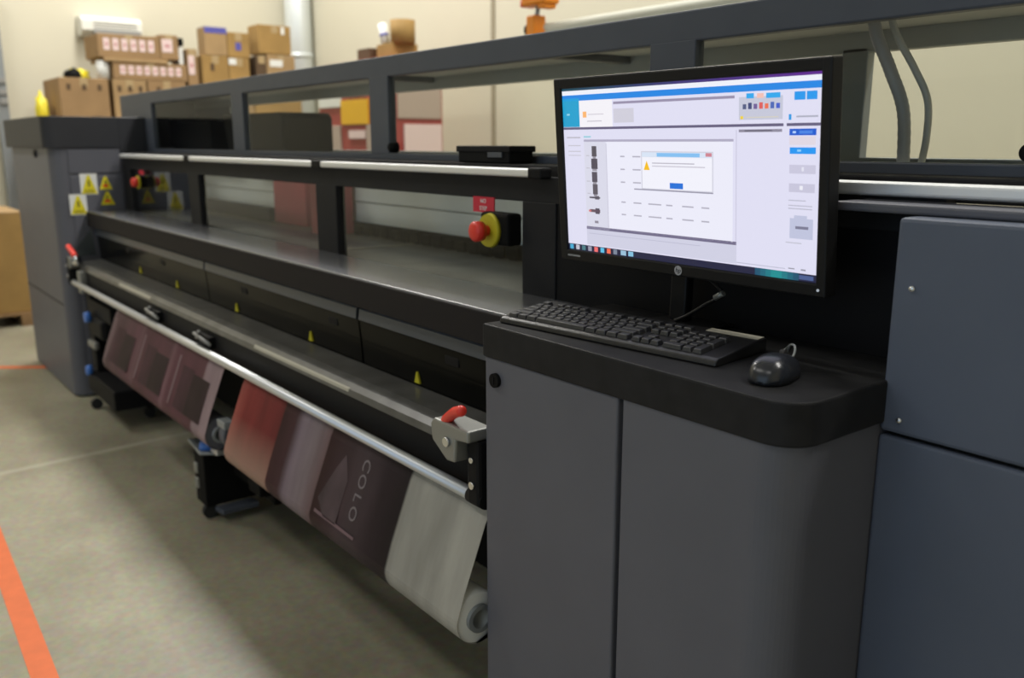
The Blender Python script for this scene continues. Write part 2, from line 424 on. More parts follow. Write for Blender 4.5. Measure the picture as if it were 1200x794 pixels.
# --- emergency stop on the window
es = MB().use('matt').box((-1.80, 1.298, 1.143), (-1.685, 1.3435, 1.222), .008)
stop = es.build('emergency_stop', PR)
k = MB().use('yellow_dim'); k.cyl((-1.755, 1.299, 1.178), (-1.755, 1.288, 1.178), .043, .040, 28); k.build('collar', stop, 'yellow ring')
k = MB().use('red'); k.cyl((-1.755, 1.29, 1.178), (-1.755, 1.268, 1.178), .013, n=16); k.cyl((-1.755, 1.270, 1.178), (-1.755, 1.25, 1.178), .024, .025, 24); k.ball((-1.755, 1.251, 1.178), .025, (1, .4, 1)); k.build('push_button', stop, 'red mushroom button')
k = MB().use('redsign').box((-1.868, 1.326, 1.217), (-1.778, 1.3295, 1.256))
k.use('white').text('NO', .015, (-1.823, 1.3255, 1.245), R_FRONT, .0005); k.text('STEP', .015, (-1.823, 1.3255, 1.227), R_FRONT, .0005)
k.build('stop_sign_plate', stop, 'red plate with white lettering')
# left stop in the corner
k = MB().use('matt').box((-4.85, 1.31, 1.162), (-4.81, 1.3435, 1.218), .006); st2 = k.build('emergency_stop', PR)
MB().use('redsign').box((-4.87, 1.326, 1.228), (-4.79, 1.3295, 1.25)).build('stop_sign_plate', st2, 'red plate')
MB().use('yellow_dim').cyl((-4.83, 1.311, 1.19), (-4.83, 1.303, 1.19), .034, n=24).build('collar', st2, 'yellow ring')
k = MB().use('red').cyl((-4.83, 1.303, 1.19), (-4.83, 1.281, 1.19), .024, n=24); k.ball((-4.83, 1.281, 1.19), .024, (1, .4, 1)); k.build('push_button', st2, 'red mushroom button')

# --- dark curved dryer covers
segs = [(EX+.06, -3.445), (-3.435, -2.19), (-2.18, -1.40)]
for a, b in segs:
    pr = [(1.21, .955), (1.17, .952), (1.155, .93), (1.152, .90), (1.158, .84), (1.162, .77), (1.21, .755)]
    g = MB().use('gloss').prism(pr, a, b, 'x', smooth=False).build('dryer_cover', PR)
    MB().use('strip').prism([(1.168, .953), (1.150, .934), (1.1465, .905), (1.153, .903), (1.158, .93), (1.172, .948)], a+.003, b-.003, 'x').build('cover_edge', g, 'blue grey edge strip')
    for x in (-4.376, -3.829, -3.144, -2.518, -1.887):
        if a < x < b:
            MB().use('yellow_dim').prism([(x-.012, .782), (x+.012, .782), (x+.002, .812), (x-.002, .812)], 1.1555, 1.1615, 'y').build('warning_label', g, 'small yellow triangle')
    for x in (-4.55, -4.0, -3.05, -2.35, -1.72):
        if a+.1 < x < b-.1:
            MB().use('black').box((x-.03, 1.152, .862), (x+.03, 1.159, .885), .003).build('cover_latch', g)
MB().use('cab').box((-1.40, 1.06, .765), (-1.362, 1.2, .94), .004).build('dryer_end_plate', PR, 'grey end plate')
MB().use('clear').prism([(1.0, .80), (1.02, .83), (1.12, .945), (1.13, .80)], -5.10, -5.095, 'x').build('side_guard', PR, 'clear side guard')

# --- guide beam, tension bar
bp = [(1.16, .772), (1.075, .770), (1.05, .764), (1.037, .752), (1.033, .735), (1.033, .665), (1.05, .655), (1.16, .655)]
beam = MB().use('black').prism(bp, -5.12, -1.38, 'x').build('guide_beam', PR)
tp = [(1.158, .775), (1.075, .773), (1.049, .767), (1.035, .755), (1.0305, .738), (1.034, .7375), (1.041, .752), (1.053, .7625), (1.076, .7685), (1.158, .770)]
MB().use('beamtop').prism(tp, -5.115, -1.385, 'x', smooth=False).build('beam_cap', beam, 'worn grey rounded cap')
for a, b in ((-4.28, -3.80), (-2.675, -2.03)):  # two narrow pale strips along the beam's front edge
    MB().use('strip_pale').prism([(1.0315, .7475), (1.0335, .7548), (1.0370, .7585), (1.0385, .7565), (1.036, .753), (1.0335, .747)], a, b, 'x').build('edge_strip', beam, 'pale strip along the front edge')
for x in (-3.70, -3.10):
    c = MB().use('black').box((x-.06, 1.012, .678), (x+.06, 1.036, .72), .004)
    c.use('acgrey').cyl((x-.075, 1.005, .715), (x+.085, 1.005, .70), .006, n=10); c.cyl((x-.06, 1.008, .70), (x-.03, 1.008, .73), .006, n=10)
    c.build('media_clip', beam, 'black clip with steel pin')
MB().use('chrome').cyl((-5.10, 1.0, .667), (-1.415, 1.0, .667), .0145, n=28).build('tension_bar', PR, 'long satin steel bar')

def bracket(x, sgn):
    b = MB().use('black').box((x-.022, .982, .655), (x+.022, 1.05, .80), .008)
    b.cyl((x-.03*sgn, 1.0, .667), (x+.024*sgn, 1.0, .667), .0175, n=20)
    b.use('screw').cyl((x, .983, .70), (x, .977, .70), .008, n=14).cyl((x, .983, .755), (x, .977, .755), .006, n=14)
    return b.build('bar_bracket', PR)
br = bracket(-1.395, 1)
s_ = MB().use('silver').prism([(-1.515, .812), (-1.50, .825), (-1.375, .825), (-1.375, .80), (-1.42, .795), (-1.425, .745), (-1.455, .742), (-1.51, .775)], .958, 1.02, 'y', bev=.005)
s_.use('screw').cyl((-1.45, .957, .785), (-1.45, .952, .785), .010, n=14)
s_.build('clamp_block', br, 'cast silver clamp block')
l_ = MB().use('red').tube([(-1.474, .972, .822), (-1.452, .968, .838), (-1.424, .962, .854), (-1.398, .958, .864)], .0118, 14); l_.ball((-1.398, .958, .864), .0118); l_.ball((-1.474, .972, .822), .0118)
l_.build('clamp_lever', br, 'red lever')
bl = bracket(-5.10, -1)
s_ = MB().use('silver').prism([(-5.13, .80), (-5.04, .80), (-5.05, .75), (-5.10, .73)], .985, 1.03, 'y', bev=.005); s_.build('clamp_block', bl, 'cast silver clamp block')
l_ = MB().use('red').tube([(-4.99, .975, .868), (-4.94, .98, .845), (-4.905, .985, .822)], .0135, 12); l_.use('screw').tube([(-4.905, .985, .822), (-4.90, .99, .80), (-4.93, 1.0, .78), (-5.04, 1.0, .775)], .010, 10)
l_.build('clamp_lever', bl, 'red lever on a steel arm')

# --- under body
ub = MB().use('matt'); ub.box((EX+.1, 1.30, .60), (-1.36, 1.95, .98), .01); ub.box((EX+.1, 1.45, .12), (-1.36, 1.9, .60), .01)
ub.build('chassis', PR)
# centre roll support
def caster(x, y, par):
    c = MB().use('rubber').cyl((x-.012, y, .028), (x+.012, y, .028), .028, n=20)
    w = c.build('caster', par)
    return w
cs = MB().use('matt').box((-3.25, .99, .05), (-3.14, 1.42, .275), .006)
cs.box((-3.2, 1.10, .16), (-2.755, 1.2, .27), .006); cs.box((-2.86, 1.05, .20), (-2.755, 1.16, .70), .006)
sup = cs.build('roll_support', PR, 'black roll support between the two prints')
k = MB().use('steel').prism([(-3.29, .985), (-3.10, .965), (-3.04, 1.05), (-3.2, 1.10)], .275, .287, 'z', bev=.004); k.build('support_plate', sup, 'grey steel top plate')
k = MB().use('blue').cyl((-3.13, 1.01, .287), (-3.13, 1.01, .318), .035, .028, 20); k.use('chrome').box((-3.08, 1.0, .287), (-3.02, 1.04, .335), .005); k.build('adjusting_knob', sup, 'blue knob')
for z in (.17, .11): MB().use('silver').box((-3.235, .982, z), (-3.20, .992, z+.04), .003).build('latch_plate', sup)
k = MB().use('cab').cyl((-2.83, 1.0, .43), (-2.78, 1.0, .43), .05, n=24); k.use('steel').box((-2.84, .95, .46), (-2.77, .99, .485), .004); k.build('roll_hub', sup, 'grey roll hub')
k = MB().use('hood').prism([(-3.14, 1.02), (-3.08, 1.03), (-3.08, 1.17), (-3.14, 1.17)], .03, .05, 'z', bev=.003); k.build('foot_plate', sup)
for x, y in ((-3.165, 1.01), (-3.165, 1.36)): caster(x, y, sup)
# left roll support
cs = MB().use('black').box((-4.97, 1.0, .10), (-4.45, 1.28, .20), .008); cs.box((-5.02, 1.04, .2), (-4.92, 1.16, .62), .006); cs.box((-4.95, 1.03, .52), (-4.5, 1.12, .60), .006)
cs.box((-4.90, 1.01, .42), (-4.62, 1.13, .52), .02); cs.box((-4.95, 1.1, .055), (-4.85, 1.2, .11), .004)
sup = cs.build('roll_support', PR, 'black roll support at the left end')
for z, x in ((.515, -4.84), (.215, -4.93)): MB().use('blue').cyl((x, 1.012, z), (x, .985, z), .03, .025, 18).build('adjusting_knob', sup, 'blue knob')
for a, b in (((-5.0, 1.02, .33), (-4.86, 1.05, .37)), ((-4.99, 1.0, .62), (-4.93, 1.05, .74))): MB().use('silver').box(a, b, .01).build('latch_plate', sup)
for x, y in ((-4.93, 1.02), (-4.6, 1.2)): caster(x, y, sup)

# --- operator cabinet with worktop
def op_profile(x0, x1, y0, y1, c, n=8):
    # chamfer-rounded right front corner
    pr = [(x0, y1), (x0, y0)]
    for i in range(n+1):
        a = -PI/2 + PI/2*i/n
        pr.append((x1-c+c*math.cos(a), y0+c+c*math.sin(a)))
    pr.append((x1, y1)); return pr
OX0, OX1, OYF, OYB = -1.345, -.643, .976, 1.327
op = MB().use('matt').prism(op_profile(OX0+.012, OX1-.03, OYF+.03, OYB, .04), .05, .985, 'z').build('operator_cabinet', PR)
d1 = MB().use('cab').box((OX0, OYF+.004, .03), (-.979, OYF+.035, .985), .004); d1.box((OX0, OYF+.03, .03), (OX0+.02, OYB, .985), .002)
d1.build('left_door', op)
# right door wraps the rounded corner
def wrap(x0, x1, y0, y1, c, t, n=12):
    outer = [(x0, y0)]
    for i in range(n+1):
        a = -PI/2 + PI/2*i/n; outer.append((x1-c+c*math.cos(a), y0+c+c*math.sin(a)))
    outer.append((x1, y1))
    inner = [(x1-t, y1)]
    for i in range(n, -1, -1):
        a = -PI/2 + PI/2*i/n; inner.append((x1-c+(c-t)*math.cos(a), y0+c+(c-t)*math.sin(a)))
    inner.append((x0, y0+t)); return outer+inner
MB().use('cab').prism(wrap(-.966, OX1-.008, OYF+.004, OYB, .06, .02), .03, .985, 'z').build('right_door', op)
k = MB().use('matt').cyl((-1.308, OYF+.006, .944), (-1.308, OYF-.004, .944), .014, n=22); k.use('black').box((-1.3095, OYF-.0055, .937), (-1.3065, OYF-.003, .951)); k.build('lock', op, 'black round lock')
for x in (-1.30, -.98, -.72): MB().use('black').cyl((x, 1.1, 0), (x, 1.1, .06), .025, n=16).build('foot', op)
wt = MB().use('counter').prism(op_profile(OX0-.004, OX1, OYF, OYB, .055, 10), .985, 1.05, 'z', bev=.004)
wt.build('worktop', op, 'black worktop with a rounded corner')

# --- right side cabinet
sc = MB().use('matt').box((-.64, 1.21, .02), (.5, 1.325, 1.27)).build('side_cabinet', PR)
MB().use('cab_blue').box((-.65, 1.198, .973), (.5, 1.325, 1.287), .006).build('upper_panel', sc)
MB().use('cab_blue').box((-.65, 1.198, .02), (.5, 1.325, .967), .005).build('lower_panel', sc)
for z in (1.189, .995):
    k = MB().use('screw').cyl((-.62, 1.199, z), (-.62, 1.194, z), .0048, .004, 16); k.ball((-.62, 1.1945, z), .004, (1, .4, 1), 12); k.build('panel_screw', sc, 'bright screw head')

# ------------------------------------------------------------------ printed sheets on their rolls
def sheet_mat(name, stops, noise_amt, streak, fade=0.):
    m, nt, b = nodes(name); L = nt.links.new
    tc = nt.nodes.new('ShaderNodeTexCoord'); sp = nt.nodes.new('ShaderNodeSeparateXYZ'); L(tc.outputs['Generated'], sp.inputs[0])
    r = nt.nodes.new('ShaderNodeValToRGB'); r.color_ramp.interpolation = 'LINEAR'
    e = r.color_ramp.elements
    while len(e) > 1: e.remove(e[-1])
    e[0].position = stops[0][0]; e[0].color = (*stops[0][1], 1)
    for p, c in stops[1:]:
        q = e.new(p); q.color = (*c, 1)
    L(sp.outputs['X'], r.inputs['Fac'])
    n = nt.nodes.new('ShaderNodeTexNoise'); n.inputs['Scale'].default_value = 1
    mp = nt.nodes.new('ShaderNodeMapping'); mp.inputs['Scale'].default_value = streak
    L(tc.outputs['Object'], mp.inputs['Vector']); L(mp.outputs[0], n.inputs['Vector']); n.inputs['Detail'].default_value = 5
    mr = nt.nodes.new('ShaderNodeMapRange'); mr.inputs['From Min'].default_value = .3; mr.inputs['From Max'].default_value = .7
    mr.inputs['To Min'].default_value = 1-noise_amt; mr.inputs['To Max'].default_value = 1+noise_amt
    L(n.outputs['Fac'], mr.inputs['Value'])
    vm = nt.nodes.new('ShaderNodeVectorMath'); vm.operation = 'SCALE'; L(r.outputs['Color'], vm.inputs[0]); L(mr.outputs[0], vm.inputs['Scale'])
    L(vm.outputs[0], b.inputs['Base Color'])
    if fade:      # the red field blends to beige towards the bottom
        z1 = nt.nodes.new('ShaderNodeMapRange'); z1.inputs['From Min'].default_value = .62; z1.inputs['From Max'].default_value = .12
        z1.inputs['To Min'].default_value = 0; z1.inputs['To Max'].default_value = .8; L(sp.outputs['Z'], z1.inputs['Value'])
        lt_ = nt.nodes.new('ShaderNodeMath'); lt_.operation = 'LESS_THAN'; lt_.inputs[1].default_value = fade; L(sp.outputs['X'], lt_.inputs[0])
        mm = nt.nodes.new('ShaderNodeMath'); mm.operation = 'MULTIPLY'; L(z1.outputs[0], mm.inputs[0]); L(lt_.outputs[0], mm.inputs[1])
        mc = nt.nodes.new('ShaderNodeMix'); mc.data_type = 'RGBA'; L(mm.outputs[0], mc.inputs[0]); L(vm.outputs[0], mc.inputs[6]); mc.inputs[7].default_value = (.36, .25, .19, 1)
        L(mc.outputs[2], b.inputs['Base Color'])
    b.inputs['Roughness'].default_value = .5; b.inputs['Specular IOR Level'].default_value = .15
    return m
RC = (.98, .41)      # roll axis (y, z)
RR = .056
def sheet_profile(off=0.0, n=16):
    pts = [(1.012, .648), (.998, .62)]
    for t in (.25, .5, .75): pts.append((.998+( .9245-.998)*t, .62+(.43-.62)*t))
    for i in range(n+1):
        a = PI*.95 + (PI*.85)*i/n
        pts.append((RC[0]+(RR+.001+off)*math.cos(a), RC[1]+(RR+.001+off)*math.sin(a)))
    return pts
def ribbon(mb, x0, x1, off, prof=None, t=.0012):
    pr = sheet_profile(off) if prof is None else prof
    out = pr; inn = [(y+t, z) for y, z in pr]
    return mb.prism(out+inn[::-1], x0, x1, 'x')
def at_height(z):     # sheet front y at a given z on its straight run
    return .998+(.9245-.998)*(.62-z)/(.62-.43)
def print_roll(name_label, x0, x1, mat, roll_mat, cat='printed sheet'):
    t = thing('printed_banner', name_label, cat, ((x0+x1)/2, RC[0], .354))
    s = ribbon(MB().use(mat), x0, x1, 0).build('printed_sheet', t)
    r = MB().use(roll_mat).ring((x0+.004, *RC), (x1-.004, *RC), RR, .03, 40); r.build('wound_roll', t)
    c = MB().use('steel').ring((x0-.012, *RC), (x1+.006, *RC), .031, .021, 28); c.build('core_tube', t, 'grey core tube')
    return t, s
mauve = sheet_mat('mauve print', [(0, (.17, .12, .13)), (.03, (.085, .045, .055)), (.3, (.09, .036, .05)), (.33, (.12, .06, .075)), (.36, (.085, .03, .043)), (.60, (.09, .033, .047)), (.63, (.13, .065, .08)), (.66, (.085, .028, .042)), (.885, (.085, .03, .042)), (.895, (.25, .175, .195)), (1, (.27, .195, .21))], .25, (9, 2, 3))
t1, s1 = print_roll('mauve print with three repeated dark panels hanging from the far half of the steel bar', -4.25, -2.89, mauve, 'cab')
dk = pbr('dark plum ink', (.02, .008, .013), .5, spec=.15, noise=.3, nscale=12)
md = pbr('plum ink', (.045, .016, .026), .5, spec=.15, noise=.3, nscale=9)
lt = pbr('pale edge ink', (.17, .11, .125), .5, spec=.15)
for k in range(3):
    xa = -4.25+.45*k
    def patch(xa, xb, za, zb, mt, d=.0008):
        mb = MB().use(mt); pr = [(at_height(za)-d, za), (at_height(zb)-d, zb), (at_height(zb)-d+.0006, zb), (at_height(za)-d+.0006, za)]
        return mb.prism(pr, xa, xb, 'x')
    patch(xa+.10, xa+.22, .435, .585, md).build('printed_panel', s1, 'plum printed panel')
    patch(xa+.22, xa+.385, .435, .575, dk).build('printed_panel', s1, 'dark printed panel')
    patch(xa+.035, xa+.055, .435, .61, lt).build('printed_edge', s1, 'pale printed edge')
W2 = 1.34
def p2(x): return (x+2.71)/W2
st = []
def step(x, c0, c1): st.append((p2(x-.003), c0)); st.append((p2(x+.003), c1))
red, rd2, mv, drk, slv = (.18, .022, .022), (.14, .018, .02), (.15, .115, .14), (.055, .024, .03), (.30, .292, .262)
st.append((0, (.26, .06, .05))); st.append((.05, red))
step(-2.375, rd2, (.035, .01, .014)); st.append((p2(-2.29), (.04, .014, .02))); st.append((p2(-2.25), mv)); st.append((p2(-2.15), (.19, .15, .165)))
step(-2.075, (.15, .095, .1), (.025, .008, .01)); st.append((p2(-2.0), (.035, .017, .022))); st.append((p2(-1.87), (.05, .034, .04))); st.append((p2(-1.76), (.02, .012, .017)))
step(-1.668, (.012, .008, .011), slv); st.append((1, (.32, .31, .275)))
multi = sheet_mat('red and plum print', st, .22, (14, 2, 3), fade=.25)
t2, s2 = print_roll('long print with red, plum and blank silver fields on the near half of the bar', -2.71, -1.372, multi, 'white')
# rotated pale lettering on the dark field (reads downwards)
ang = math.atan2(.998-.9245, .62-.43)
rows = [('C', .60), ('O', .562), ('L', .522), ('O', .484)]
mbt = MB().use(pbr('grey ink', (.2, .175, .185), .5, spec=.15))
for ch, z in rows:
    # local x runs down the sheet, local y runs along +x of the world
    R = Matrix(((0, 1, 0), (-math.sin(ang), 0, -math.cos(ang)), (-math.cos(ang), 0, math.sin(ang))))
    mbt.text(ch, .05, (-1.865, at_height(z)-.001, z), R, .0004)
mbt.build('printed_lettering', s2, 'pale sideways lettering')
def wedge(pts, mt, d=.0008):
    mb = MB().use(mt); n = len(pts); tmp = bmesh.new()
    A = [tmp.verts.new((x, at_height(z)-d, z)) for x, z in pts]; B = [tmp.verts.new((x, at_height(z)-d+.0006, z)) for x, z in pts]
    tmp.faces.new(A); tmp.faces.new(B[::-1])
    for i in range(n): tmp.faces.new([A[i], B[i], B[(i+1) % n], A[(i+1) % n]])
    bmesh.ops.recalc_face_normals(tmp, faces=tmp.faces[:]); mb._merge(tmp); return mb
wm = pbr('washed plum ink', (.075, .052, .06), .5, spec=.15, noise=.35, nscale=10)
wedge([(-2.05, .47), (-2.0, .435), (-1.93, .435), (-1.93, .545), (-1.97, .60), (-2.0, .56)], wm).build('printed_shape', s2, 'washed plum shape')
wedge([(-2.05, .441), (-1.83, .437), (-1.83, .4305), (-2.05, .433)], lt).build('printed_line', s2, 'pale line')

# ------------------------------------------------------------------ monitor
MZ0, MZ1 = 1.155, 1.512
tilt = math.radians(4.5)
Rt = Matrix.Rotation(tilt, 3, 'X')
MC = Vector((-1.063, 1.182, 1.3335))
mon = thing('computer_monitor', 'black flat computer monitor showing a pale blue and white program window', 'monitor', (-1.09, 1.25, 1.05))
def mloc(x, y, z): return MC + Rt @ Vector((x, y, z))
def mbox(mb, a, b, bev=0.): return mb.box(Vector(a)+MC, Vector(b)+MC, bev, rot=Rt, piv=MC)
W, Hh = .615, .357
BZ = dict(l=.0205, r=.0175, t=.02, b=.022)
hs = MB().use('bezel')
x0, x1, z0, z1 = -W/2, W/2, -Hh/2, Hh/2
sx0, sx1, sz0, sz1 = x0+BZ['l'], x1-BZ['r'], z0+BZ['b'], z1-BZ['t']
mbox(hs, (x0, 0, z0), (sx0, .03, z1), .003); mbox(hs, (sx1, 0, z0), (x1, .03, z1), .003)
mbox(hs, (sx0-.004, 0, z0), (sx1+.004, .03, sz0), .003); mbox(hs, (sx0-.004, 0, sz1), (sx1+.004, .03, z1), .003)
mbox(hs, (x0+.004, .012, z0+.004), (x1-.004, .034, z1-.004), .006)
mbox(hs, (x0+.10, .03, z0+.06), (x1-.10, .058, z1-.06), .012)
hs.build('housing', mon)
# ---- the picture on the screen
SW, SH = sx1-sx0, sz1-sz0
E_ = {}
def em(c, s=1.0):
    k = (c, s)
    if k not in E_: E_[k] = glow('screen colour %d' % (len(E_)+1), c, s)
    return E_[k]
def srgb(r, g, b): return tuple(((v/255)/12.92 if v/255 <= .04045 else ((v/255+.055)/1.055)**2.4) for v in (r, g, b))
scr = MB(); layer = [0]
def ui(u0, v0, u1, v1, c, lay=1):
    scr.use(em(srgb(*c)))
    y = .0045-.0002*lay
    q = [(sx0+u*SW, y, sz1-v*SH) for u, v in ((u0, v0), (u0, v1), (u1, v1), (u1, v0))]
    scr.poly([mloc(*p) for p in q])
BG = (222, 221, 242)
ui(0, 0, 1, 1, BG, 0)
for k in range(12):      # the frame's colour title strip: teal to violet
    t = k/11; ui(k/12, 0, (k+1)/12, .014, (int(20+70*t), int(70-40*t), int(90+50*t)))
ui(0, .014, 1, .04, (236, 238, 248)); ui(0, .04, 1, .074, (20, 132, 226)); ui(0, .06, .083, .075, (20, 160, 215))
ui(0, .074, .083, .23, (20, 158, 205)); ui(.02, .15, .035, .16, (150, 215, 235), 2)
ui(.083, .076, .24, .232, (242, 240, 246)); ui(.10, .14, .118, .175, (250, 180, 110), 2); ui(.125, .155, .2, .16, (205, 200, 210), 2); ui(.12, .195, .19, .2, (190, 186, 198), 2)
ui(.245, .090, .725, .104, (150, 142, 170)); ui(.245, .13, .335, .21, (206, 204, 218)); 
ui(.74, .1, .883, .212, (196, 198, 216)); ui(.765, .083, .79, .108, (40, 165, 235), 2); ui(.80, .085, .822, .108, (240, 190, 180), 2); ui(.83, .085, .875, .11, (40, 165, 235), 2)
for k in range(7):
    cc = ((80, 90, 130), (60, 70, 120), (110, 90, 150), (220, 90, 90), (235, 110, 80), (70, 100, 180), (60, 90, 200))[k]
    ui(.753+.0182*k, .135-.006*(k % 2), .765+.0182*k, .160, cc, 2)
ui(.745, .193, .755, .208, (240, 210, 60), 2); ui(.765, .198, .87, .203, (210, 205, 190), 2)
ui(.918, .086, .951, .125, (25, 150, 235)); ui(.955, .086, .986, .125, (25, 150, 235)); ui(.902, .19, .910, .217, (20, 150, 225)); ui(.925, .198, .99, .206, (170, 172, 190))
ui(.0, .232, .886, .246, (98, 92, 124)); ui(.896, .232, 1, .246, (98, 92, 124))
ui(.74, .259, .882, .273, (140, 136, 156)); ui(.76, .263, .85, .268, (90, 88, 105), 2)
ui(.015, .29, .083, .298, (185, 183, 196)); ui(.02, .34, .083, .346, (196, 194, 206)); ui(.02, .375, .083, .381, (196, 194, 206)); ui(.02, .40, .083, .405, (196, 194, 206))
ui(.10, .306, .722, .319, (172, 168, 192)); ui(.10, .285, .135, .295, (150, 205, 220))
ui(.10, .319, .21, .852, (216, 216, 232)); ui(.205, .319, .72, .845, (234, 234, 248)); ui(.205, .33, .208, .84, (196, 194, 212), 2)
for v, a, b, c in ((.345, .137, .16, (85, 80, 90)), (.42, .133, .163, (80, 74, 88)), (.50, .134, .16, (84, 78, 92)), (.575, .136, .16, (90, 84, 96))):
    ui(a, v, b, v+.062, c, 2); ui(a+.004, v+.062, b-.004, v+.075, (150, 146, 158), 2); ui(.108, v+.055, .125, v+.06, (190, 188, 200), 2)
ui(.118, .652, .17, .662, (75, 70, 84), 2); ui(.145, .645, .165, .668, (110, 105, 118), 2); ui(.118, .73, .168, .748, (105, 84, 96), 2); ui(.112, .735, .125, .746, (220, 120, 120), 2); ui(.145, .722, .165, .757, (80, 74, 90), 2); ui(.14, .80, .158, .815, (140, 135, 150), 2)
for v in (.40, .475, .55, .668, .742):
    for a, w in ((.27, .02), (.325, .035), (.39, .055), (.465, .026), (.53, .045), (.605, .03)):
        if v < .6 and a > .35: continue
        ui(a, v, a+w, v+.008, (178, 176, 192), 2)
ui(.098, .838, .734, .856, (110, 104, 134)); ui(.098, .856, .734, .955, (206, 206, 226)); ui(.11, .88, .60, .884, (186, 186, 208), 2); ui(.73, .26, .7335, .90, (202, 200, 222))
ui(.735, .945, .9, .950, (190, 190, 210)); ui(.91, .94, .93, .946, (150, 150, 165)); ui(.95, .94, .965, .948, (150, 150, 165))
# dialog
ui(.363, .372, .650, .588, (206, 206, 220), 2); ui(.367, .405, .646, .582, (240, 240, 250), 3); ui(.367, .378, .646, .404, (214, 226, 244), 3); ui(.43, .381, .60, .402, (130, 190, 240), 4); ui(.622, .379, .645, .398, (205, 130, 145), 4)
ui(.33, .587, .65, .594, (150, 148, 168), 3)
scr.use(em(srgb(245, 190, 20))); scr.poly([mloc(sx0+u*SW, .0045-.0002*4, sz1-v*SH) for u, v in ((.387, .425), (.374, .478), (.400, .478))])
ui(.41, .435, .58, .441, (185, 182, 196), 4); ui(.41, .452, .62, .458, (200, 197, 210), 4); ui(.482, .545, .535, .577, (25, 110, 215), 4)
# right column
ui(.905, .259, .986, .29, (10, 88, 205)); ui(.915, .27, .925, .28, (180, 210, 250), 2); ui(.935, .268, .975, .282, (70, 130, 225), 2)
ui(.905, .295, .985, .335, (222, 214, 226)); ui(.907, .347, .986, .378, (20, 148, 240)); ui(.93, .357, .942, .367, (140, 205, 250), 2)
ui(.907, .43, .987, .472, (200, 198, 220)); ui(.907, .52, .986, .562, (198, 196, 218)); ui(.94, .53, .95, .55, (235, 235, 245), 2); ui(.945, .44, .952, .46, (225, 225, 240), 2)
for v in (.60, .625, .64): ui(.906, v, .96+.02*(v > .61), v+.005, (184, 184, 202))
ui(.912, .69, .984, .79, (190, 194, 220)); ui(.925, .675, .965, .69, (190, 194, 220)); ui(.930, .728, .970, .742, (120, 120, 145), 2); ui(.90, .81, .95, .815, (190, 190, 205))
# task bar
ui(0, .962, 1, 1, (22, 24, 60), 1)
for k in range(8):
    cc = ((70, 170, 210), (190, 190, 205), (70, 120, 130), (150, 150, 170), (240, 110, 110), (90, 190, 230), (245, 110, 80), (120, 130, 150))[k]
    ui(.008+.031*k, .966, .026+.031*k, .996, cc, 2)
ui(.26, .966, .285, .995, (150, 190, 215), 2); ui(.295, .966, .318, .995, (130, 190, 220), 2)
for k in range(8):
    t = abs(k-3.5)/3.5; ui(.80+.018*k, .963, .818+.018*k, 1, (int(20), int(150-70*t), int(150-40*t)), 2)
ui(.945, .97, .99, .992, (70, 90, 140), 2)
scr.build('screen', mon, 'lit screen with a pale program window and a small dialog')
# logo, LED, name strip
lg = MB().use('logo'); zc = (z0+sz0)/2
lg.cyl(mloc(.012, .0005, zc), mloc(.012, -.0012, zc), .0085, n=28)
lg.use('bezel').text('hp', .0125, mloc(.012, -.0013, zc+.0005), Rt @ R_FRONT, .0003, .25); lg.build('logo', mon, 'round silver logo')
MB().use(glow('power led', (.8, .9, 1), .45)).cyl(mloc(x1-.012, .0, z0+.012), mloc(x1-.012, -.0012, z0+.012), .0022, n=12).build('power_light', mon)
nm = MB().use('logo'); 
for k in range(9): mbox(nm, (x0+.022+.0042*k, -.0003, zc-.002), (x0+.0248+.0042*k, .001, zc+.0015))
nm.build('model_marking', mon, 'tiny grey marking')
sd = MB().use('bezel'); sd.box((-1.16, 1.205, 1.0505), (-1.02, 1.322, 1.058), .004); sd.build('stand_base', mon)
sd = MB().use('bezel'); sd.prism([(-1.13, 1.056), (-1.09, 1.056), (-1.085, 1.30), (-1.125, 1.30)], 1.262, 1.285, 'y', bev=.004); sd.box((-1.14, 1.235, 1.27), (-1.07, 1.285, 1.36), .006); sd.build('stand_neck', mon)
cbm = MB().use('bezel').tube([(-1.02, 1.245, 1.15), (-.985, 1.24, 1.128), (-1.02, 1.24, 1.105), (-1.07, 1.245, 1.075), (-1.105, 1.255, 1.06), (-1.14, 1.30, 1.055)], .0035, 10)
cable = cbm.build('video_cable', mon, 'dark cable')
k = MB().use('silver').cyl((-.982, 1.238, 1.130), (-1.0, 1.238, 1.119), .0055, n=14); k.build('plug', cable, 'grey plug')

